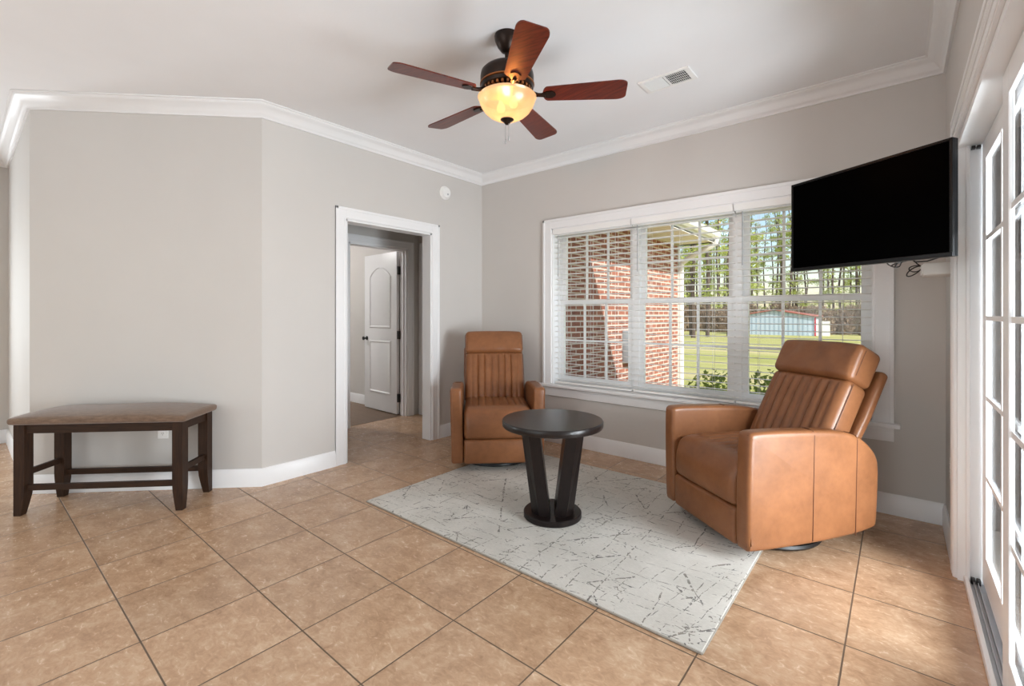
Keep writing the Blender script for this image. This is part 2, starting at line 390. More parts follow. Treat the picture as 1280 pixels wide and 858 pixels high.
# crown moulding, baseboards
cz = ZC - .098
crown = [(0,cz),(.012,cz),(.014,cz+.012),(.026,cz+.02),(.034,cz+.034),(.05,cz+.056),(.068,cz+.07),(.080,cz+.078),(.084,cz+.088),(.095,cz+.09),(.095,ZC),(0,ZC)]
room = [(XF,YR),(XF,YE),CB,CA,(XA,YB),(XD,YB),(XD,YR)]
setting(MB().sweep(room, crown).build('trim_1', M['trim'], smooth=50))
bh = .128
bbp = [(0,0),(.017,0),(.017,bh-.03),(.014,bh-.022),(.012,bh-.01),(.007,bh),(0,bh)]
setting(MB().sweep([(XF,YR),(XF,YE),CB,CA,(XA,1.998)], bbp).build('baseboard_left', M['trim'], smooth=50))
setting(MB().sweep([(XA,3.122),(XA,YB),(XD,YB),(XD,3.13)], bbp).build('baseboard_back', M['trim'], smooth=50))
setting(MB().sweep([(XH-.12,3.64),(-8.18,3.64)][::-1], bbp).build('baseboard_bedroom', M['trim'], smooth=50))
setting(MB().sweep([(XH,1.45),(XH,HY0-.1)], bbp).build('baseboard_hall', M['trim'], smooth=50))

def casing(mb, a0, a1, z1, face, w=.095, axis='Y', sgn=1, th=.018, head=None, z0=0):
    """three-sided moulded door casing on plane axis=const; face = plane coordinate, sgn = room side"""
    head = head or w
    def B(p0, p1, q0, q1, t0, t1):
        f0, f1 = face + sgn*t0, face + sgn*t1
        if axis == 'Y': mb.bbox(min(f0,f1), max(f0,f1), p0, p1, q0, q1, .003)
        else: mb.bbox(p0, p1, min(f0,f1), max(f0,f1), q0, q1, .003)
    for (e0, e1, o) in ((a0-w, a0, 1), (a1, a1+w, -1)):
        B(e0, e1, z0, z1+head, 0, th*.72)
        if o == 1: B(e0, e0+.022, z0, z1+head, 0, th); B(e1-.018, e1-.006, z0, z1+.006, 0, th*.9)
        else: B(e1-.022, e1, z0, z1+head, 0, th); B(e0+.006, e0+.018, z0, z1+.006, 0, th*.9)
    B(a0-.001, a1+.001, z1, z1+head, 0, th*.72); B(a0-w, a1+w, z1+head-.022, z1+head, 0, th); B(a0-.006, a1+.006, z1+.006, z1+.018, 0, th*.9)

# doorway to the hall: casing and jamb lining
d1 = MB(); casing(d1, DY0, DY1, DZ, XA); casing(d1, DY0, DY1, DZ, XA-.12, sgn=-1)
d1.box(XA-.122, XA+.002, DY0, DY0+.016, 0, DZ); d1.box(XA-.122, XA+.002, DY1-.016, DY1, 0, DZ); d1.box(XA-.122, XA+.002, DY0, DY1, DZ-.016, DZ)
setting(d1.build('trim_2', M['trim'], smooth=0))
# inner door with its frame
door1 = bpy.data.objects.new('door_1', None); C.objects.link(door1); setting(door1)
d2 = MB(); casing(d2, HY0, HY1, hz, XH, w=.09, th=.02)
d2.box(XH-.122, XH+.002, HY0, HY0+.018, 0, hz); d2.box(XH-.122, XH+.002, HY1-.018, HY1, 0, hz); d2.box(XH-.122, XH+.002, HY0, HY1, hz-.018, hz)
d2.box(XH-.075, XH-.04, HY0+.018, HY0+.03, 0, hz-.018); d2.box(XH-.075, XH-.04, HY1-.03, HY1-.018, 0, hz-.018)
d2.build('door_frame', M['trim'], door1, smooth=0)
# casing of the hall end door
d3 = MB(); casing(d3, -4.505, -3.80, hz, 3.72, w=.09, axis='X', sgn=-1); d3.box(-4.5, -3.8, 3.715, 3.725, 0, hz)
setting(d3.build('trim_3', M['trim'], smooth=0))
# door leaf, opened flat into the far room; local x along the leaf from the hinge
leaf = bpy.data.objects.new('door_leaf', None); C.objects.link(leaf); leaf.parent = door1
leaf.location = (XH-.134, HY1-.022, .012); leaf.rotation_euler = (0,0,R(180-2.2))
LW, LH, LT = .745, 2.015, .035
def panel_outline(x0, x1, z0, z1, arch):
    p = [(x0,z0),(x1,z0),(x1,z1)]
    if arch:
        for i in range(1, 16):
            q = i/16; p.append((x1+(x0-x1)*q, z1+arch*math.sin(math.pi*q)**.8))
    return p + [(x0,z1)]
def inset(p, d):
    c = [sum(a[0] for a in p)/len(p), sum(a[1] for a in p)/len(p)]
    hx = max(abs(a[0]-c[0]) for a in p); hy = max(abs(a[1]-c[1]) for a in p)
    return [(c[0]+(a[0]-c[0])*(1-d/hx), c[1]+(a[1]-c[1])*(1-d/hy)) for a in p]
lf = MB(); lf.bbox(0, LW, 0, LT, 0, LH, .002)
for side in (0, 1):
    for (z0, z1, ar) in ((.22, .90, 0), (1.06, 1.72, .12)):
        p0 = panel_outline(.125, LW-.125, z0, z1, ar)
        rings = [(p0, 0), (inset(p0, .007), .010), (inset(p0, .020), .010), (inset(p0, .030), .0008), (inset(p0, .06), .008)]
        vs = []; fs = []; n = len(p0)
        for ring, dd in rings:
            y = (LT + dd) if side else -dd
            vs += [(x, y, z) for x, z in ring]
        for k in range(len(rings)-1):
            for i in range(n): fs.append((k*n+i, k*n+(i+1)%n, (k+1)*n+(i+1)%n, (k+1)*n+i))
        fs.append(tuple(range((len(rings)-1)*n, len(rings)*n))); lf.add(vs, fs)
pl_ = lf.build('door_panel', M['trim'], leaf, smooth=25)
kn = MB()
for s_ in (1, -1):
    Mx = Matrix.Translation((LW-.06, LT if s_ == 1 else 0, .92)) @ Matrix.Rotation(R(-90*s_), 4, 'X')
    kn.lathe([(0,0),(.027,0),(.027,.006),(.011,.01),(.011,.035),(.02,.04),(.026,.05),(.024,.06),(.012,.066),(0,.067)], 24, Mx)
k_ = kn.build('door_knob', M['black'], leaf); k_['label'] = 'round black knob'
for hz_ in (.20, .98, 1.78):
    hb = MB(); hb.tube([(0,0,hz_-.05),(0,0,hz_+.05)], .008, 10); hb.box(-.018, .03, .0005, .004, hz_-.05, hz_+.05); hb.box(-.022, .0, -.03, .03, hz_-.05, hz_+.05)
    hb.build('hinge', M['black'], leaf)

# ------------------------------------------------------------------ triple window
wc = MB()
w_ = .097; th = .018
wc.bbox(WX0-w_, WX0, YB-th, YB, WZ0+.0, WZ1+.092, .003); wc.bbox(WX1, WX1+w_, YB-th, YB, WZ0, WZ1+.092, .003)
wc.bbox(WX0-.001, WX1+.001, YB-th, YB, WZ1, WZ1+.092, .003); wc.bbox(WX0-w_, WX1+w_, YB-th-.006, YB, WZ1+.067, WZ1+.092, .003)
for x in (WX0-w_, WX1+w_-.022): wc.bbox(x, x+.022, YB-th-.006, YB, WZ0, WZ1+.092, .003)
wc.box(WX0, WX0+.012, YB-.005, YB+.10, WZ0, WZ1); wc.box(WX1-.012, WX1, YB-.005, YB+.10, WZ0, WZ1); wc.box(WX0, WX1, YB-.005, YB+.10, WZ1-.012, WZ1)
setting(wc.build('trim_4', M['trim'], smooth=0))
ws = MB(); ws.bbox(WX0-w_-.03, WX1+w_+.03, YB-.055, YB, WZ0-.027, WZ0, .006); ws.box(WX0, WX1, YB-.01, YB+.12, WZ0-.02, WZ0)
ws.bbox(WX0-w_, WX1+w_, YB-.018, YB, WZ0-.115, WZ0-.026, .003); ws.bbox(WX0-w_, WX1+w_, YB-.026, YB, WZ0-.05, WZ0-.026, .004)
setting(ws.build('trim_5', M['trim'], smooth=0))
UW = (WX1 - WX0)/3
def sash(win, name, x0, x1, z0, z1, y):
    s = MB(); st = .042
    s.box(x0, x0+st, y, y+.035, z0, z1); s.box(x1-st, x1, y, y+.035, z0, z1); s.box(x0+st, x1-st, y, y+.035, z0, z0+.045); s.box(x0+st, x1-st, y, y+.035, z1-.04, z1)
    o = s.build(name, M['vinyl'], win, smooth=0)
    m = MB(); gx0, gx1, gz0, gz1 = x0+st, x1-st, z0+.045, z1-.04
    for k in (1, 2): x = gx0+(gx1-gx0)*k/3; m.box(x-.009, x+.009, y+.008, y+.027, gz0, gz1)
    zc = (gz0+gz1)/2; m.box(gx0, gx1, y+.009, y+.026, zc-.009, zc+.009)
    m.build('muntin_grid', M['vinyl'], o, smooth=0)
    MB().box(gx0-.005, gx1+.005, y+.0165, y+.0185, gz0-.005, gz1+.005).build('pane', M['glass'], o, smooth=0)
ZM = 1.365
for i in range(3):
    x0 = WX0 + UW*i; x1 = x0+UW
    win = bpy.data.objects.new('window_%d' % (i+1), None); C.objects.link(win); setting(win)
    f = MB(); fw = .032; f.box(x0, x0+fw, YB+.09, YB+.185, WZ0, WZ1); f.box(x1-fw, x1, YB+.09, YB+.185, WZ0, WZ1); f.box(x0+fw, x1-fw, YB+.09, YB+.185, WZ0, WZ0+.03); f.box(x0+fw, x1-fw, YB+.09, YB+.185, WZ1-.03, WZ1)
    f.build('window_frame', M['vinyl'], win, smooth=0)
    sash(win, 'lower_sash', x0+fw, x1-fw, WZ0+.03, ZM+.02, YB+.098)
    sash(win, 'upper_sash', x0+fw, x1-fw, ZM-.02, WZ1-.03, YB+.138)
# blinds
blabels = ['white slatted blind in the left third of the window, in front of the brick wall',
           'white slatted blind in the middle third of the window, brick and lawn behind it',
           'white slatted blind in the right third of the window, partly behind the television']
for i in range(3):
    x0 = WX0 + UW*i + (.014 if i == 0 else .004); x1 = WX0 + UW*(i+1) - (.014 if i == 2 else .004); xc = (x0+x1)/2; hw = (x1-x0)/2
    b = thing('window_blind', blabels[i], 'window blind', (xc, YB+.045, WZ0), 0, 'blinds in the triple window')
    h = MB(); h.bbox(-hw, hw, -.028, .028, WZ1-WZ0-.07, WZ1-WZ0-.014, .004); h.box(-UW/2+(.013 if i==0 else 0), UW/2-(.013 if i==2 else 0), -.058, -.046, WZ1-WZ0-.060, WZ1-WZ0-.012)
    h.build('headrail', M['slat'], b, smooth=0)
    s = MB(); nsl = 28; z0_, z1_ = .05, WZ1-WZ0-.088
    for k in range(nsl):
        z = z0_ + (z1_-z0_)*k/(nsl-1)
        pr = [(-.024, -.0032), (-.012, -.0006), (0, .0002), (.012, -.0006), (.024, -.0032)]
        pr = [(y*math.cos(R(4)), q - y*math.sin(R(4))) for y, q in pr]
        pts = pr + [(y, q+.0022) for y, q in pr[::-1]]
        n = len(pts); vs = [(-hw+.004, y, z+q) for y, q in pts] + [(hw-.004, y, z+q) for y, q in pts]
        s.add(vs, [tuple(range(n)), tuple(range(n, 2*n))[::-1]] + [(a, n+a, n+(a+1)%n, (a+1)%n) for a in range(n)])
    s.build('slats', M['slat'], b, smooth=30)
    MB().bbox(-hw+.004, hw-.004, -.024, .024, .006, .024, .004).build('bottom_rail', M['slat'], b, smooth=0)
    cd = MB()
    for fx in (-.62, 0, .62):
        for y in (-.026, .026): cd.tube([(fx*hw, y, .02), (fx*hw, y, z1_+.02)], .0011, 5)
    cd.build('ladder_cord', M['slat'], b)
    wd = MB(); wd.tube([(-hw+.05, -.036, z1_-.38), (-hw+.05, -.034, z1_+.02)], .0042, 6); wd.build('tilt_wand', M['alu'], b)

# ------------------------------------------------------------------ sliding glass door in the right wall
door2 = bpy.data.objects.new('door_2', None); C.objects.link(door2); setting(door2)
c2 = MB(); casing(c2, SY0, SY1, SZ, XD, w=.098, sgn=-1, head=.13, th=.02)
for dy in (.036, .052, .066): c2.bbox(XD-.019, XD, SY1+dy, SY1+dy+.008, 0, SZ+dy, .003); c2.bbox(XD-.019, XD, SY0, SY1+dy, SZ+dy+.012, SZ+dy+.022, .003)
setting(c2.build('trim_6', M['trim'], smooth=0))
f2 = MB(); f2.box(XD-.002, XD+.108, SY1-.016, SY1, 0, SZ); f2.box(XD-.002, XD+.108, SY0, SY0+.02, 0, SZ); f2.box(XD-.002, XD+.108, SY0, SY1, SZ-.03, SZ)
f2.bbox(XD+.026, XD+.040, SY1-.034, SY1-.016, 0, SZ, .004); f2.bbox(XD+.018, XD+.034, SY0, SY1-.02, 0, .032, .003)
f2.build('door_frame', M['vinyl'], door2, smooth=0)
tk = MB(); tk.box(XD+.034, XD+.108, SY0, SY1-.02, .001, .010)
for x in (.050, .064, .088, .100): tk.box(XD+x-.0015, XD+x+.0015, SY0, SY1-.02, .01, .024)
tk.build('track', M['alu'], door2, smooth=0)
st2 = MB()
for x in (.042, .060): st2.bbox(XD+x, XD+x+.014, SY1-.05, SY1-.02, .01, .034, .003); st2.bbox(XD+x, XD+x+.014, SY1-.05, SY1-.021, SZ-.05, SZ-.037, .002)
s_ = st2.build('track_stop', M['black'], door2, smooth=0)
def panel(name, x, y0, y1, th, gp, m0):
    """th = leaf thickness, gp = glass position in it, m0 = front of the glazing bars"""
    z0, z1 = .03, SZ-.03; st = .105; p = MB()
    p.bbox(x, x+th, y1-st, y1, z0, z1, .002); p.bbox(x, x+th, y0, y0+st, z0, z1, .002)
    p.bbox(x, x+th, y0+st, y1-st, z0, z0+.14, .003); p.bbox(x, x+th, y0+st, y1-st, z1-.09, z1, .003)
    o = p.build(name, M['vinyl'], door2, smooth=0)
    g0, g1, h0, h1 = y0+st, y1-st, z0+.14, z1-.09
    m = MB()
    for k in range(1, 5): z = h0+(h1-h0)*k/5; m.bbox(x+m0, x+gp+.001, g0, g1, z-.010, z+.010, .001)
    for k in range(1, 3): y = g0+(g1-g0)*k/3; m.bbox(x+m0+.0005, x+gp+.001, y-.010, y+.010, h0, h1, .001)
    m.build('muntin_grid', M['vinyl'], o, smooth=0)
    MB().box(x+gp, x+gp+.004, g0-.002, g1+.002, h0-.002, h1+.002).build('pane', M['glass2'], o, smooth=0)
    return o
panel('fixed_panel', XD+.080, 1.66, SY1-.022, .018, .012, .002); panel('fixed_panel', XD+.080, -1.58, -.20, .018, .012, .002)
panel('sliding_panel', XD+.047, .75, 2.20, .014, .008, .006); panel('sliding_panel', XD+.047, -.66, .74, .014, .008, .006)

# ------------------------------------------------------------------ recliners
def arm_mesh(mb, xin, xout):
    prof = [(-.39,.062),(-.405,.078),(-.408,.35),(-.405,.625),(-.395,.648),(-.365,.658),(-.1,.652),(.12,.638),(.24,.615),(.33,.56),(.39,.49),(.405,.42),(.402,.25),(.396,.125),(.38,.108),(.25,.084),(0,.066)]
    for _ in range(2):
        q = []
        for i in range(len(prof)):
            a, b = prof[i], prof[(i+1) % len(prof)]
            q += [(a[0]*.75+b[0]*.25, a[1]*.75+b[1]*.25), (a[0]*.25+b[0]*.75, a[1]*.25+b[1]*.75)]
        prof = q
    n = len(prof); cx = 0; r = .022
    nor = []
    for i in range(n):
        a, b = prof[i-1], prof[(i+1) % n]; d = Vector((b[0]-a[0], b[1]-a[1])).normalized(); nor.append((d.y, -d.x))
    s = 1
    area = sum(prof[i][0]*prof[(i+1)%n][1]-prof[(i+1)%n][0]*prof[i][1] for i in range(n))
    if area > 0: s = -1
    else: s = 1
    x0, x1 = sorted((xin, xout))
    left = [(x0 + r*(1-math.sin(a)), r*(1-math.cos(a))) for a in [math.pi/2*(1-k/4) for k in range(5)]]
    # left: first layer at x0 with inset r, last at x0+r with inset 0
    left = [(x0, r+.012)] + left
    right = [(x1-(x-x0), i_) for x, i_ in left[::-1]]
    L = left + right; vs = []; fs = []
    for x, ins in L:
        for (y, z), (ny, nz) in zip(prof, nor):
            lean = (z-.05)*.02*(1 if xout > 0 else -1)
            vs.append((x+lean, y + s*ny*ins, z + s*nz*ins))
    for k in range(len(L)-1):
        for i in range(n): fs.append((k*n+i, k*n+(i+1)%n, (k+1)*n+(i+1)%n, (k+1)*n+i))
    fs.append(tuple(range(n))); fs.append(tuple(range((len(L)-1)*n, len(L)*n))[::-1])
    mb.add(vs, fs); return prof

def make_recliner(label, loc, rz):
    t = thing('recliner', label, 'armchair', loc, rz, 'caramel leather recliners')
    b = MB(); b.lathe([(.23,0),(.292,.0),(.298,.010),(.293,.024),(.26,.03),(.23,.028),(.225,.012)], 48); b.lathe([(.0,.02),(.06,.02),(.06,.06),(0,.06)], 20)
    b.box(-.24, .24, -.02, .02, .012, .026); b.box(-.02, .02, -.24, .24, .012, .026)
    o = b.build('swivel_base', M['black'], t); o['label'] = 'black metal swivel ring'
    MB().rbox(0, .03, .16, .55, .66, .20, .02, M=None).build('base_frame', M['leather'], t)
    for sg in (-1, 1):
        a = MB(); arm_mesh(a, sg*.272, sg*.365); arm = a.build('arm', M['leather'], t, smooth=60)
        for y in (-.02, .25):
            zt = .646 if y < 0 else .607
            xo = lambda z: sg*(.3655 + (z-.05)*.02)
            MB().tube([(xo(.09), y, .085), (xo(.3), y, .3), (xo(zt-.03), y, zt-.024), (sg*(.355+.014), y, zt-.004), (sg*.34, y, zt+.003), (sg*.30, y, zt+.003)], .0024, 6).build('seam', M['stitch'], arm)
        MB().tube([(sg*.356, -.395, .645), (sg*.362, -.400, .60), (sg*.356, -.402, .34), (sg*.352, -.400, .09)], .0018, 6).build('seam', M['stitch'], arm)
    # footrest panel
    def df(p):
        p = p.copy()
        if p.y < -.0: p.y -= .012*max(0, 1-(p.x/.27)**4)*max(0, 1-(p.z/.1)**2)
        return p
    MB().rbox(0, -.352, .155, .538, .10, .192, .022, (10,1,6), disp=df).build('footrest', M['leather'], t, smooth=60)
    # seat cushion: waterfall front, channels on top
    def ds(p):
        p = p.copy(); fx = max(0, 1-(p.x/.27)**4)
        if p.z > .02:
            ch = 0
            if abs(p.x) < .215 and p.y > -.24:
                m = min(1, (p.y+.24)/.06) * min(1, (.215-abs(p.x))/.01)
                ch = -.017*m*(1-abs(math.sin(math.pi*(p.x/.0614+.5)))**.45)
            p.z += .022*fx*max(0, 1-((p.y+.02)/.36)**2) + ch
        if p.y < -.2:
            p.y -= .020*fx*max(0, 1-((p.z+.03)/.11)**2)
            if p.z > .0: p.y += .030*(p.z/.12)**2; p.z -= .014*max(0, (-.2-p.y)/.1)*(p.z/.12)
        return p
    MB().rbox(0, -.10,   .368, .538, .60, .238, .038, (84,18,6), disp=ds, seg=6).build('seat_cushion', M['leather'], t, smooth=60)
    # reclined back
    BM = Matrix.Translation((0,.175,.425)) @ Matrix.Rotation(R(-28), 4, 'X')
    def db(p):
        p = p.copy(); fz = max(0, 1-(p.z/.26)**4)
        if p.y < -.02:
            p.y -= .018*max(0, 1-(p.x/.27)**4)*fz
            if abs(p.x) < .215:
                m = min(1, (.215-abs(p.x))/.01)*min(1, max(0, (.225-p.z)/.02))
                p.y += .021*m*(1-abs(math.sin(math.pi*(p.x/.0614+.5)))**.45)
        return p
    MB().rbox(0, 0, .235, .54, .15, .49, .04, (84,1,16), BM, db, seg=5).build('back_cushion', M['leather'], t, smooth=60)
    def dh(p):
        p = p.copy(); k = max(0, 1-(p.x/.28)**4)
        if p.y < 0:
            p.y -= .016*k*max(0, 1-(p.z/.11)**2); 
            p.y += .006*k*math.sin(p.x*37+1)*math.sin(p.z*22+.5)*.6
        if p.z > .05: p.z += .012*k
        return p
    hd = MB().rbox(0, -.010, .580, .545, .168, .215, .034, (24,1,8), BM, dh, seg=6).build('headrest', M['leather'], t, smooth=60)
    for sg in (-1, 1):
        MB().tube([BM @ Vector((sg*.2725, -.048, z)) for z in (.02,.15,.30,.46)], .002, 6).build('seam', M['stitch'], t)
        MB().tube([BM @ Vector((sg*.2735, -.058, z)) for z in (.51,.60,.66)], .002, 6).build('seam', M['stitch'], t)
    def dsh(p):
        p = p.copy(); p.x *= 1 - .06*max(0, -(p.z)/.27); return p
    MB().rbox(0, .115, .33, .575, .058, .56, .024, (4,1,6), BM, dsh).build('back_shell', M['leather'], t, smooth=60)
    return t
r1 = make_recliner('caramel leather recliner with its back to the room corner, beside the doorway', (-2.70,3.02,.013), R(44.4))
r2 = copy_tree(r1); r2.location = (-.615,3.02,.013); r2.rotation_euler = (0,0,R(-36.9))
tag(r2, 'caramel leather recliner in front of the window, under the television')

# ------------------------------------------------------------------ round side table
tb = thing('side_table', 'round espresso wood side table standing on the rug between the recliners', 'table', (-1.636,2.352,.012), R(36))
TH = .595
MB().lathe([(0,TH-.045),(.29,TH-.045),(.304,TH-.042),(.309,TH-.034),(.309,TH-.008),(.304,TH-.001),(.29,TH),(0,TH)], 72).build('table_top', M['tabletop'], tb, smooth=40)
MB().lathe([(0,0),(.172,0),(.177,.004),(.177,.030),(.172,.035),(0,.035)], 64).build('pedestal', M['espresso'], tb, smooth=40)
for sg in (-1, 1):
    lg = MB(); vs = []; fs = []
    for z, xi, xo, hy in ((.034,.013,.125,.098), (TH-.044,.080,.192,.130)):
        # hexagonal board: flat inner face, bevelled outer corners
        ring = [(xi,-hy),(xo-.045,-hy),(xo,-hy*.45),(xo,hy*.45),(xo-.045,hy),(xi,hy)]
        vs += [(sg*x, y, z) for x, y in ring]
    fs = [(0,1,2,3,4,5)[::-1], (6,7,8,9,10,11)] + [(i,(i+1)%6,6+(i+1)%6,6+i) for i in range(6)]
    lg.add(vs, fs); lg.build('leg', M['espresso'], tb, smooth=0)

# ------------------------------------------------------------------ rug
rg = thing('rug', 'off-white rug with charcoal distressed scratch pattern on the tile floor', 'rug', (-1.636,2.54,0), 0)
MB().rbox(0, 0, .006, 2.165, 1.575, .012, .005, (30,22,1)).build('rug_pile', M['rug'], rg)
eg = MB(); hx, hy = 1.0825, .7875
for (a, b_) in (((-hx,-hy),(hx,-hy)), ((hx,-hy),(hx,hy)), ((hx,hy),(-hx,hy)), ((-hx,hy),(-hx,-hy))): eg.tube([(a[0],a[1],.0045),(b_[0],b_[1],.0045)], .0045, 8)
eg.build('rug_binding', M['rugedge'], rg)

# ------------------------------------------------------------------ bench
bn = thing('bench', 'dark wood bench with brown padded seat against the angled grey wall', 'bench', (-3.975,.700,0), R(45))
BL, BD, BH = .985, .345, .565
for sx in (-1, 1):
    for sy in (-1, 1):
        l = MB(); vs = []; x1 = sx*BL/2; y1 = sy*BD/2; w0 = .062
        for z, w in ((0,.040),(.06,.050),(.12,.0585),(.17,w0),(BH,w0)):
            xa, xb = x1, x1 - sx*w; ya, yb = y1, y1 - sy*w
            vs += [(xa,ya,z),(xb,ya,z),(xb,yb,z),(xa,yb,z)]
        fs = [(0,1,2,3),(16,17,18,19)] + [(k*4+i, k*4+(i+1)%4, k*4+4+(i+1)%4, k*4+4+i) for k in range(4) for i in range(4)]
        l.add(vs, fs); l.build('leg', M['benchwood'], bn, smooth=0)
for sy in (-1, 1):
    MB().bbox(-BL/2+.06, BL/2-.06, sy*(BD/2-.012), sy*(BD/2-.036), BH-.058, BH, .003).build('apron', M['benchrail'], bn, smooth=0)
    MB().bbox(-BL/2+.055, BL/2-.055, sy*(BD/2-.016), sy*(BD/2-.040), .150, .187, .003).build('stretcher', M['benchrail'], bn, smooth=0)
for sx in (-1, 1):
    MB().bbox(sx*(BL/2-.012), sx*(BL/2-.036), -BD/2+.06, BD/2-.06, BH-.058, BH, .003).build('apron', M['benchrail'], bn, smooth=0)
    MB().bbox(sx*(BL/2-.016), sx*(BL/2-.040), -BD/2+.055, BD/2-.055, .235, .272, .003).build('stretcher', M['benchwood'], bn, smooth=0)
def dc(p):
    p = p.copy(); k = max(0, 1-abs(p.x/.53)**5)*max(0, 1-abs(p.y/.2)**3)
    if p.z > 0: p.z += .026*k - .009*(1-k)*min(1, p.z/.026) + .003*math.sin(p.x*9)*k
    else: p.z = max(p.z, -.03)
    return p
MB().rbox(0, 0, BH+.026, BL+.055, BD+.05, .052, .022, (30,12,1), None, dc, seg=6).build('seat_cushion', M['fabric'], bn, smooth=60)

# ------------------------------------------------------------------ ceiling fan
FX, FY = -1.646, 1.934
fan = thing('ceiling_fan', 'bronze ceiling fan with five mahogany blades and a lit amber bowl', 'ceiling fan', (FX,FY,ZC), 0)
MB().lathe([(0,0),(.068,0),(.070,-.006),(.066,-.03),(.052,-.062),(.034,-.086),(.022,-.094),(0,-.094)], 40).build('canopy', M['bronze'], fan)
MB().tube([(0,0,-.08),(0,0,-.19)], .0125, 16).build('downrod', M['bronze'], fan)
mt = MB().lathe([(0,-.16),(.03,-.16),(.035,-.172),(.075,-.178),(.125,-.188),(.142,-.205),(.146,-.225),(.146,-.262),(.140,-.275),(.146,-.280),(.142,-.296),(.118,-.312),(.095,-.318),(0,-.318)], 56).build('motor_housing', M['bronze'], fan)
vt = MB()
for k in range(30):
    q = 2*math.pi*k/30; Mx = Matrix.Rotation(q, 4, 'Z')
    vt.box(.098, .136, -.006, .006, -.314, -.300, Mx @ Matrix.Translation((0,0,0)))
vt.lathe([(.144,-.266),(.149,-.268),(.149,-.274),(.144,-.276)], 48)
vt.build('vent_ring', M['copper'], mt)
CAMYAW = R(39.8)
for k in range(5):
    a = R(-79 + 72*k) + CAMYAW
    RM = Matrix.Rotation(a, 4, 'Z')
    PM = RM @ Matrix.Translation((0,0,-.330)) @ Matrix.Rotation(R(-11), 4, 'X')
    bl = MB(); pts = []; r0, r1 = .195, .640
    N = 12
    def hw_(s): return .056 + .019*s
    pts += [(r0+.03*(1-math.cos(i/N*math.pi/2))*1.0, -hw_(0)*math.sin(i/N*math.pi/2)) for i in range(N+1)]
    pts += [(r0+.03+(r1-.05-r0-.03)*i/10, -hw_(i/10)) for i in range(1, 11)]
    pts += [(r1-.05+.05*math.sin(i/N*math.pi/2), -hw_(1)*(1-.0) + .03*(1-math.cos(i/N*math.pi/2))) for i in range(1, N+1)]
    full = pts + [(x, -y) for x, y in pts[::-1]]
    clean = []
    for p in full:
        if not clean or (abs(p[0]-clean[-1][0])+abs(p[1]-clean[-1][1])) > 1e-4: clean.append(p)
    if abs(clean[0][0]-clean[-1][0])+abs(clean[0][1]-clean[-1][1]) < 1e-4: clean.pop()
    bl.prism(clean, -.003, .003, PM)
    blade = bl.build('blade', M['blade'], fan, smooth=20)
    ir = MB()
    ir.prism([(.085,-.016),(.15,-.010),(.19,-.013),(.215,-.026),(.245,-.028),(.262,-.010),(.266,0),(.262,.010),(.245,.028),(.215,.026),(.19,.013),(.15,.010),(.085,.016)], -.009, -.003, PM)
    ir.tube([(.10,0,-.300),(.13,0,-.318),(.17,0,-.334),(.21,0,-.338)], .011, 8, RM)
    ir.build('blade_iron', M['bronze'], fan, smooth=20)
MB().lathe([(0,-.315),(.085,-.315),(.085,-.335),(.105,-.345),(.148,-.338),(.150,-.342),(.148,-.346),(.0,-.346)], 40).build('light_fitter', M['copper'], fan)
prof = [(.152,-.350),(.156,-.354),(.152,-.362),(.150,-.368),(.147,-.380),(.138,-.405),(.122,-.432),(.098,-.456),(.068,-.474),(.034,-.485),(.012,-.488)]
prof = [(r*1.03, -.336+(z+.35)*.93) for r, z in prof]
prof = prof + [(max(.004, r-.004), z+.004) for r, z in prof[::-1]]
bw = MB(); bw.lathe(prof, 64); bw.f = [f for f in bw.f if len(f) == 4]
bw.build('lamp_bowl', M['bowl'], fan)
MB().lathe([(0,-.458),(.036,-.455),(.037,-.461),(.028,-.468),(.018,-.475),(.014,-.482),(.009,-.487),(0,-.489)], 28).build('finial', M['bronze'], fan)
for dx, ln in ((-.012,.06), (.012,.05)):
    pc = MB()
    pc.tube([(dx,0,-.472),(dx,0,-.50-ln)], .0016, 6); pc.lathe([(0,-.0),(.004,-.004),(.005,-.02),(.003,-.03),(0,-.031)], 12, Matrix.Translation((dx,0,-.50-ln)))
    pc.build('pull_chain', M['alu'], fan)
for dx in (-.045, .045):
    MB().lathe([(0,-.345),(.012,-.347),(.014,-.358),(.022,-.375),(.024,-.390),(.017,-.404),(0,-.410)], 20, Matrix.Translation((dx,0,0))).build('bulb', M['bulb'], fan)

# ------------------------------------------------------------------ small fittings
vx = thing('ceiling_vent', 'white ceiling air vent between the fan and the window wall', 'vent', (-1.155,2.965,ZC), 0)
v1 = MB(); v1.bbox(-.165,.165,-.092,-.070,-.010,0,.002); v1.bbox(-.165,.165,.070,.092,-.010,0,.002); v1.bbox(-.165,-.135,-.07,.07,-.010,0,.002); v1.bbox(.135,.165,-.07,.07,-.010,0,.002); v1.box(-.006,.006,-.07,.07,-.009,0)
v1.build('vent_frame', M['plate'], vx, smooth=0)
MB().box(-.135,.135,-.07,.07,-.002,-.0005).build('duct_shade_sheet', M['ventgrey'], vx, smooth=0)  # flat dark sheet painted as the shade inside the duct
lv = MB()
for k in range(11):
    for sg in (-1, 1):
        x = sg*(.017 + k*.0115); lv.box(-.0008, .0008, -.07, .07, -.0055, .0055, Matrix.Translation((x,0,-.0065)) @ Matrix.Rotation(R(-42*sg), 4, 'Y'))
for y in (-.045,-.015,.015,.045): lv.box(.006,.135,y-.0015,y+.0015,-.004,-.002)
lv.build('louvers', M['plate'], vx, smooth=0)

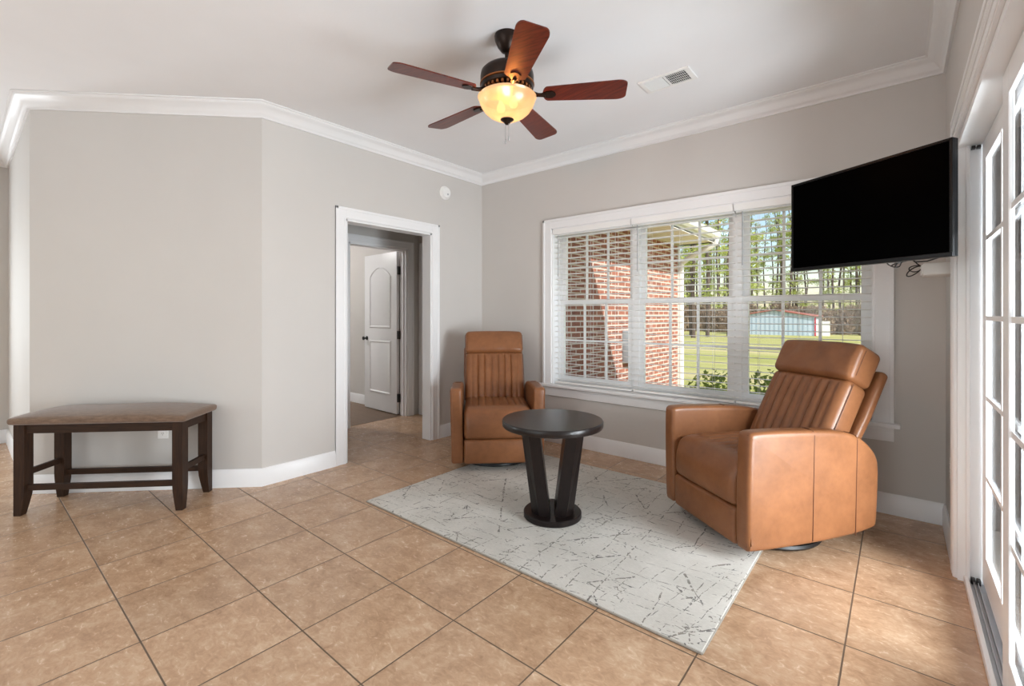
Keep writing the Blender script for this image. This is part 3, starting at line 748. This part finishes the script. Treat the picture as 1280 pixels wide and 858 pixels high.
sd = thing('smoke_detector', 'round white smoke detector high on the wall right of the doorway', 'smoke detector', (XA,3.20,2.488), 0)
Mx = Matrix.Rotation(R(90), 4, 'Y')
MB().lathe([(0,0),(.070,0),(.070,.008),(.066,.014),(.060,.016),(.058,.026),(.050,.034),(.03,.037),(0,.037)], 40, Mx).build('housing', M['plate'], sd)
MB().lathe([(0,.036),(.010,.036),(.010,.039),(0,.0395)], 20, Mx @ Matrix.Translation((.018,.01,0))).build('test_button', M['alu'], sd)

def outlet(label, loc, rz):
    """wall outlet, faces local -y"""
    o = thing('wall_outlet', label, 'wall outlet', loc, rz)
    MB().bbox(-.036,.036,-.006,0,-.058,.058,.003).build('cover_plate', M['plate'], o, smooth=0)
    for z in (-.022, .022):
        s = MB(); s.lathe([(0,0),(.0165,0),(.0165,.0025),(0,.0025)], 20, Matrix.Translation((0,-.0055,z)) @ Matrix.Rotation(R(90), 4, 'X'))
        so = s.build('socket', M['plate'], o)
        g = MB(); g.box(-.0065,-.0045,-.0086,-.0079,z-.002,z+.006); g.box(.0045,.0065,-.0086,-.0079,z-.002,z+.006); g.box(-.002,.002,-.0086,-.0079,z-.011,z-.007)
        g.build('slots', M['slot'], so, smooth=0)
    return o
k = (198-327)/(38-327)
pc = Vector(CA) + (Vector(CB)-Vector(CA))*.435
outlet('white wall outlet on the angled grey wall, seen under the bench', (pc.x, pc.y, .42), R(45))
outlet('white wall outlet on the narrow wall between window wall and sliding door', (XD, 3.36, .43), R(-90))
outlet('white wall outlet in the far room, beside the open white door', (-5.62, 3.64, .40), 0)

# ------------------------------------------------------------------ television on its arm
tp0, tp1 = Vector((-.459,3.002)), Vector((.172,2.60))
tc_ = (tp0+tp1)/2; dv = tp1-tp0; TW = dv.length; tz0, tz1 = 1.487, 1.972; tA = math.atan2(dv.y, dv.x)
tv = thing('television', 'black flat television angled out from the wall on a bracket', 'television', (tc_.x, tc_.y, tz0), tA)
hh = tz1-tz0
t1 = MB(); t1.bbox(-TW/2, TW/2, .0, .030, 0, hh, .003); t1.bbox(-TW*.38, TW*.38, .03, .055, hh*.12, hh*.75, .012)
t1.build('cabinet', M['tvbody'], tv, smooth=0)
t2 = MB(); t2.bbox(-TW/2, -TW/2+.012, -.006, .001, 0, hh, .002); t2.bbox(TW/2-.012, TW/2, -.006, .001, 0, hh, .002); t2.bbox(-TW/2, TW/2, -.006, .001, hh-.012, hh, .002); t2.bbox(-TW/2, TW/2, -.008, .001, 0, .018, .002)
t2.build('bezel', M['tvbody'], tv, smooth=0)
MB().box(-TW/2+.012, TW/2-.012, -.002, .001, .018, hh-.012).build('screen', M['tvscreen'], tv, smooth=0)
inv = Matrix.Rotation(-tA, 4, 'Z') @ Matrix.Translation((-tc_.x, -tc_.y, -tz0))
wallpt = inv @ Vector((XD-.004, 3.42, 1.74)); elbow = inv @ Vector((-.02, 3.30, 1.74))
ar = MB(); ar.tube([wallpt, elbow], .018, 10); ar.tube([elbow, (0,.06,.25)], .018, 10); ar.bbox(-.11,.11,.05,.064,.14,.36,.003)
ar.box(-.005,.03,-.04,.04,-.10,.10, inv @ Matrix.Translation((XD-.026,3.42,1.74)))
ar.build('wall_bracket', M['black'], tv, smooth=30)
cb = MB()
def loop(px, y, z, rx, rz_, n=18, tw=.4):
    return [(px + rx*math.cos(2*math.pi*i/n), y + .02*math.sin(4*math.pi*i/n), z + rz_*math.sin(2*math.pi*i/n+tw)) for i in range(n+1)]
cb.tube(loop(.125,.05,.0,.028,.018), .0028, 6); cb.tube(loop(.14,.06,-.004,.03,.014,tw=1.2), .0028, 6); cb.tube([(.17,.05,.03),(.20,.06,-.004),(.24,.07,-.004),(.29,.06,.006),(.30,.05,.04)], .003, 6)
cb.build('cord', M['cable'], tv)
# white media box on the wall under the television
mbx = thing('wall_mounted_box', 'white box shelf fixed to the wall under the right end of the television', 'wall box', (XD, 3.30, 1.452), 0)
MB().bbox(-.118, 0, -.10, .10, 0, .062, .008, n=3).build('housing', M['plate'], mbx, smooth=40)
MB().bbox(-.125, -.113, -.094, .094, .008, .054, .003).build('front_lip', M['plate'], mbx, smooth=40)
pw = MB()
def L2(c, rx, rz_, ph=0): return [(c[0]+rx*math.cos(2*math.pi*i/20+ph)*.9, c[1]+.02*math.sin(2*math.pi*i/10), c[2]+rz_*math.sin(2*math.pi*i/20)+.02*math.cos(2*math.pi*i/20+ph)) for i in range(21)]
pw.tube(L2((-.15,0,.03),.035,.018), .003, 6); pw.tube(L2((-.145,.02,.045),.03,.024,.8), .003, 6); pw.tube([(-.12,0,.05),(-.14,0,.07),(-.16,.02,.10),(-.14,.02,.14)], .003, 6)
tag(pw.build('power_cord', M['cable'], None, loc=(XD,3.30,1.452)), 'tangle of black cords hanging beside the white wall box', 'cord')

# ------------------------------------------------------------------ outside: brick wing of the house
XW, YW1, ZS = -3.2, 8.72, 2.55
wing = thing('house_wing', 'red brick wing of the house with white soffit, outside the window', 'building', (XW, YB+.2, 0), 0)
MB().box(-5.2, 0, 0, YW1-YB-.2, -.9, ZS+.02).build('brick_wall', M['brick'], wing, smooth=0)
ov = .64; yl = YW1-YB-.2
MB().box(.0, ov, -.18, yl+.12, ZS, ZS+.02).build('soffit', M['soffit'], wing, smooth=0)
MB().box(ov-.02, ov+.0, 1.28, yl+.12, ZS-.01, ZS+.19).build('fascia', M['gutter'], wing, smooth=0)
gt = MB(); gt.sweep([(ov,1.28),(ov,yl+.14)][::1], [(0,ZS+.06),(.05,ZS+.06),(.085,ZS+.10),(.085,ZS+.18),(.095,ZS+.19),(0,ZS+.19)])
gt.build('gutter', M['gutter'], wing, smooth=0)
gw = MB(); gw.add([(-5.2,yl+.12,ZS),(ov,yl+.12,ZS),(ov,yl+.12,ZS+.19),(-2.6,yl+.12,ZS+1.5),(-5.2,yl+.12,ZS+.3),(-5.2,yl+.0,ZS),(ov,yl+.0,ZS),(ov,yl,ZS+.19),(-2.6,yl,ZS+1.5),(-5.2,yl,ZS+.3)],
    [(0,1,2,3,4),(9,8,7,6,5),(0,5,6,1),(1,6,7,2),(2,7,8,3),(3,8,9,4),(4,9,5,0)])
gw.build('gable_end', M['gutter'], wing, smooth=0)
rf = MB(); rf.add([(ov+.02,-.2,ZS+.19),(ov+.02,yl+.16,ZS+.19),(-2.6,yl+.16,ZS+1.5),(-2.6,-.2,ZS+1.5),(ov+.02,-.2,ZS+.22),(ov+.02,yl+.16,ZS+.22),(-2.6,yl+.16,ZS+1.53),(-2.6,-.2,ZS+1.53)],
    [(0,1,2,3),(7,6,5,4),(0,4,5,1),(1,5,6,2),(2,6,7,3),(3,7,4,0)])
rf.build('roof', M['slot'], wing, smooth=0)
dp = MB(); y_ = yl+.055
dp.tube([(ov+.04,y_+.02,ZS+.08),(ov+.02,y_+.02,ZS-.02),(ov-.12,y_+.01,ZS-.10),(.20,y_,ZS-.24),(.06,y_,ZS-.34),(.045,y_,ZS-.44),(.045,y_,-.6)], .05, 10)
dp.build('downspout', M['gutter'], wing)
cp = MB().box(-.06, .012, yl-.0, yl+.11, -.6, ZS).build('corner_board', M['gutter'], wing, smooth=0)
# deep eave over the window
setting(MB().box(XW+ov-.05, 5.2, YB+.18, 5.22, 2.48, 2.60).build('roof_eave', M['soffit'], smooth=0))
# meter box
em_ = thing('electric_meter', 'grey electric meter box with pipe on the sunlit brick wall', 'meter', (XW, 6.62, 0), 0)
MB().bbox(.003,.12,-.19,.19,.52,1.0,.012).build('meter_cabinet', M['meter'], em_, smooth=30)
MB().lathe([(0,0),(.075,0),(.075,.05),(.06,.075),(0,.08)], 28, Matrix.Translation((.12,0,.82)) @ Matrix.Rotation(R(90),4,'Y')).build('meter_dial', M['alu'], em_)
MB().tube([(.05,.06,.52),(.05,.06,-.5)], .03, 10).build('conduit', M['slot'], em_)
# lawn
lw = MB(); nx, ny = 24, 40
gz = lambda y: -.48 - .0173*(y-4) if y > 4 else -.48
vs = []; fs = []
for j in range(ny+1):
    for i in range(nx+1):
        x = -90 + 150*i/nx; y = 3.9 + 136*(j/ny)**1.6
        vs.append((x, y, gz(y)))
for j in range(ny):
    for i in range(nx):
        a = j*(nx+1)+i; fs.append((a, a+1, a+nx+2, a+nx+1))
lw.add(vs, fs); setting(lw.build('ground_lawn', M['lawn'], smooth=60))
# barn
bx, by = -13.5, 74.0; bz = gz(by)
bn_ = thing('metal_barn', 'pale blue metal barn with a low gable across the lawn', 'barn', (bx, by, bz), R(3))
w2, dpt, eh, rh = 4.9, 9.0, 2.6, 3.45
sd_ = MB(); sd_.add([(-w2,0,0),(w2,0,0),(w2,0,eh),(0,0,rh),(-w2,0,eh),(-w2,dpt,0),(w2,dpt,0),(w2,dpt,eh),(0,dpt,rh),(-w2,dpt,eh)],
    [(0,1,2,3,4),(9,8,7,6,5),(0,5,6,1),(1,6,7,2),(4,9,5,0)])
sd_.build('siding', M['barnblue'], bn_, smooth=0)
br = MB()
for sg in (-1, 1):
    br.add([(0,-.3,rh+.05),(sg*(w2+.4),-.3,eh-.03),(sg*(w2+.4),dpt+.3,eh-.03),(0,dpt+.3,rh+.05),(0,-.3,rh+.2),(sg*(w2+.4),-.3,eh+.12),(sg*(w2+.4),dpt+.3,eh+.12),(0,dpt+.3,rh+.2)],
       [(0,1,2,3),(7,6,5,4),(0,4,5,1),(1,5,6,2),(2,6,7,3),(3,7,4,0)])
br.build('roof', M['barnroof'], bn_, smooth=0)
MB().box(w2-.12, w2+.06, -.06, .10, 0, eh).build('corner_trim', M['pinktrim'], bn_, smooth=0)
MB().box(w2+.1, w2+1.6, .3, .5, 0, 2.0).build('gate_panel', M['gutter'], bn_, smooth=0)

# trees
def leaves(mb, cen, rad, n, size, rng, flat=.6):
    for _ in range(n):
        while True:
            p = Vector((rng.uniform(-1,1), rng.uniform(-1,1), rng.uniform(-1,1)))
            if p.length < 1: break
        p = Vector(cen) + Vector((p.x*rad[0], p.y*rad[1], p.z*rad[2]))
        a = Vector((rng.gauss(0,1), rng.gauss(0,1), rng.gauss(0,flat))).normalized()*size*rng.uniform(.6,1.4)
        b = Vector((rng.gauss(0,1), rng.gauss(0,1), rng.gauss(0,1)))
        b = (b - a*(b.dot(a)/a.length_squared)).normalized()*size*rng.uniform(.25,.6)
        o = len(mb.v); mb.v += [tuple(p-a), tuple(p+b), tuple(p+a), tuple(p-b)]; mb.f.append((o,o+1,o+2,o+3))
protos = []
for q in range(5):
    rng = random.Random(40+q)
    tr = thing('pine_tree', 'tall thin pine tree with a yellow-green crown in the wood behind the lawn', 'tree', (0,0,0), 0, 'pine trees of the wood behind the lawn')
    H = 25 + 2*q; k = MB(); bend = [(rng.uniform(-.5,.5)*i/5, rng.uniform(-.5,.5)*i/5, H*i/6) for i in range(7)]; bend[0] = (0,0,-.5)
    k.tube(bend, [.24,.21,.18,.15,.12,.08,.03], 7); 
    f = MB()
    for c in range(14 + 2*q):
        z = H*rng.uniform(.30 if q % 2 else .12, 1.0); sprd = 1.7*(1.12 - z/H)+.4; ang = rng.uniform(0, 6.28); rr = rng.uniform(.25,1)*sprd
        cx, cy = rr*math.cos(ang), rr*math.sin(ang); zi = min(6, z/H*6); b0 = bend[int(min(5, zi))]
        k.tube([(b0[0], b0[1], z-.6), (b0[0]+cx*.6, b0[1]+cy*.6, z-.1), (b0[0]+cx, b0[1]+cy, z)], [.06,.04,.02], 5)
        leaves(f, (b0[0]+cx, b0[1]+cy, z), (rng.uniform(.7,1.2), rng.uniform(.7,1.2), rng.uniform(.4,.8)), 70, .20, rng)
    k.build('trunk', M['trunk'], tr); f.build('foliage', M['pine'], tr, smooth=0)
    protos.append(tr)
rng = random.Random(5); used = set(); spots = []
def far_enough(x, y, d): return all((x-a)**2+(y-b)**2 > d*d for a, b in spots)
for i in range(4000):
    if len(spots) >= 12: break
    y = rng.uniform(48, 68); a = rng.choice((-.345,-.315,-.295,-.258,-.24,-.335,-.27)) + rng.uniform(-.012,.012)
    if far_enough(a*y, y, 4.2): spots.append((a*y, y))
for i in range(4000):
    if len(spots) >= 112: break
    y = rng.uniform(100, 140); a = rng.uniform(-.53, .10)
    if far_enough(a*y, y, 4.6): spots.append((a*y, y))
for x, y in spots:
    q = rng.randrange(5); o = protos[q] if q not in used else copy_tree(protos[q]); used.add(q)
    o.location = (x, y, gz(y)); s = rng.uniform(.8, 1.1); o.scale = (s,s,s); o.rotation_euler = (0,0,rng.uniform(0,6.28))
# undergrowth
ub = MB(); rng = random.Random(9); leaves(ub, (0,0,1.3), (3.2,2.0,1.9), 1500, .28, rng, 1.5)
und = thing('brush_thicket', 'bare brown brush between the pine trunks behind the lawn', 'bush', (0,0,0), 0, 'brown brush at the foot of the pines')
ub.build('twigs', M['brush'], und, smooth=0)
first = True
for i in range(24):
    y = 86 + (i % 3)*4.6; a = -.545 + .66*i/23
    o = und if first else copy_tree(und); first = False
    o.location = (a*y, y, gz(y)); o.scale = (.84, .8, rng.uniform(1.25,1.9)); o.rotation_euler = (0,0,rng.choice((0,math.pi))+rng.uniform(-.1,.1))
# shrubs under the window
sh = MB(); rng = random.Random(3); leaves(sh, (0,0,.48), (.42,.40,.50), 1900, .032, rng, 1)
for (x, y, z) in ((0,0,0), (.1,.05,0), (-.1,.02,0), (.02,-.1,0)): sh.tube([(x*.3,y*.3,-.1),(x,y,.3),(x*2.5,y*2.5,.7)], .008, 5)
sprot = None
for lab, (x, y, s) in zip(('leafy green shrub outside below the middle window', 'leafy green shrub outside below the right window, seen left of the recliner'),
                     ((-1.72,6.15,.93), (-.95,5.45,1.04))):
    if sprot is None:
        sprot = thing('shrub', lab, 'shrub', (x,y,-.48), 0); sh.build('foliage', M['hedge'], sprot, smooth=0); o = sprot
    else:
        o = copy_tree(sprot); o.location = (x,y,-.48); tag(o, lab)
    o.scale = (s*1.3, s*1.1, s*1.14)

# porch outside the sliding door
setting(MB().box(XD+.14, 4.2, -5, 3.93, -.2, -.03).build('floor_porch', M['concrete'], smooth=0))
setting(MB().box(XD+.14, 4.4, -5, 5.22, 2.60, 2.72).build('roof_porch', M['porchwood'], smooth=0))
pwall = MB()
for i in range(28): pwall.box(.36+i*.135, .36+i*.135+.125, 4.0, 4.03, -.2, 2.5)
pwall.box(.5,4.2,4.03,4.07,.2,.3); pwall.box(.5,4.2,4.03,4.07,2.0,2.1)
setting(MB().box(3.3, 3.4, -5, 4.0, -.2, 2.6).build('wall_sun_block', M['brick'], smooth=0))  # unseen wall added to keep the sun off the porch
setting(pwall.build('wall_porchscreen', M['porchwood'], smooth=0))
setting(MB().box(-9, 5, YR-3.4, YR-.14, 2.55, 2.67).build('roof_sun_block', M['soffit'], smooth=0))  # unseen overhang added to keep the sun out of the rear openings

# ------------------------------------------------------------------ light
wd = bpy.data.worlds.new('sky'); bpy.context.scene.world = wd; wd.use_nodes = True; nt = wd.node_tree
sky = nt.nodes.new('ShaderNodeTexSky'); sky.sky_type = 'NISHITA'; sky.sun_disc = False; sky.sun_elevation = R(38); sky.sun_rotation = R(112); sky.air_density = 1.2
nt.links.new(sky.outputs[0], nt.nodes['Background'].inputs[0]); nt.nodes['Background'].inputs[1].default_value = .2
def light(kind, name, loc, power, col=(1,1,1), **kw):
    d = bpy.data.lights.new(name, kind); d.energy = power; d.color = col
    for k_, v_ in kw.items(): setattr(d, k_, v_)
    o = bpy.data.objects.new(name, d); C.objects.link(o); o.location = loc; return o
sun = light('SUN', 'sun', (5,-5,10), 5.5, (1,.95,.86), angle=R(.6))
sun.rotation_euler = Vector((-1.18,.465,-1)).to_track_quat('-Z','Y').to_euler()
def area(name, loc, dirv, sx, sy, power, col=(1,1,1)):
    o = light('AREA', name, loc, power, col, shape='RECTANGLE', size=sx, size_y=sy)
    o.rotation_euler = Vector(dirv).to_track_quat('-Z','Z').to_euler(); return o
fill_col = (.88,.95,1.0)
for i, (a, b) in enumerate(ops): area('rear_fill', ((a+b)/2, YR-.2, 1.33), (0,1,0), b-a, 1.7, (3, 14, 34)[i], fill_col)  # added fill lamps outside the unseen rear openings
area('door_fill', (XD+1.3, 2.0, .88), (-1,-.4,.06), 1.8, 1.5, 455, fill_col)  # added fill lamp standing on the porch, brightens the doorway wall
area('far_wall_fill', (XF-.14, -.95, 1.3), (1,0,0), 1.1, 1.5, 70, fill_col)  # added fill lamp at an invented opening, brightens the return wall
for x, y in ((-.9,-1.2),(-2.5,-1.2),(-.9,-3.0),(-2.5,-3.0)):  # added glowing discs that fill the room from behind the camera
    cl = MB().lathe([(0,0),(.16,0),(.16,-.02),(.14,-.05),(.08,-.07),(0,-.075)], 32).build('ceiling_fill_light', emit('fill_diffuser', (1,.97,.94,1), 17.5) if 'fill_diffuser' not in bpy.data.materials else bpy.data.materials['fill_diffuser'], loc=(x,y,ZC))
    tag(cl, 'added round fill lamp overhead, unseen behind the camera', 'fill light', 'added fill lamps behind the camera')
light('POINT', 'bowl_lamp', (FX,FY,ZC-.395), 24, (1,.58,.30), shadow_soft_size=.03)
cl = MB().lathe([(0,0),(.13,0),(.13,-.02),(.1,-.05),(0,-.06)], 32).build('ceiling_fill_light', emit('bedroom_fill', (1,.97,.95,1), 230), loc=(-6.4,2.2,ZC))  # added glowing disc that brightens the far room and door leaf
tag(cl, 'added round fill lamp overhead, unseen in the far room', 'fill light')

# ------------------------------------------------------------------ camera
cam = bpy.data.cameras.new('camera'); co = bpy.data.objects.new('camera', cam); C.objects.link(co)
co.location = (0,0,1.25); co.rotation_euler = (R(90), 0, CAMYAW)
cam.sensor_width = 36; cam.lens = 580/1280*36; cam.shift_y = -36/1280; cam.clip_start = .02; cam.clip_end = 500
sc = bpy.context.scene; sc.camera = co
sc.view_settings.view_transform = 'Standard'; sc.view_settings.look = 'None'; sc.view_settings.exposure = 0; sc.view_settings.gamma = 1
sc.view_settings.use_curve_mapping = False
sc.cycles.use_denoising = True; sc.cycles.max_bounces = 10; sc.cycles.diffuse_bounces = 6; sc.cycles.transparent_max_bounces = 24
sc.cycles.sample_clamp_indirect = 6
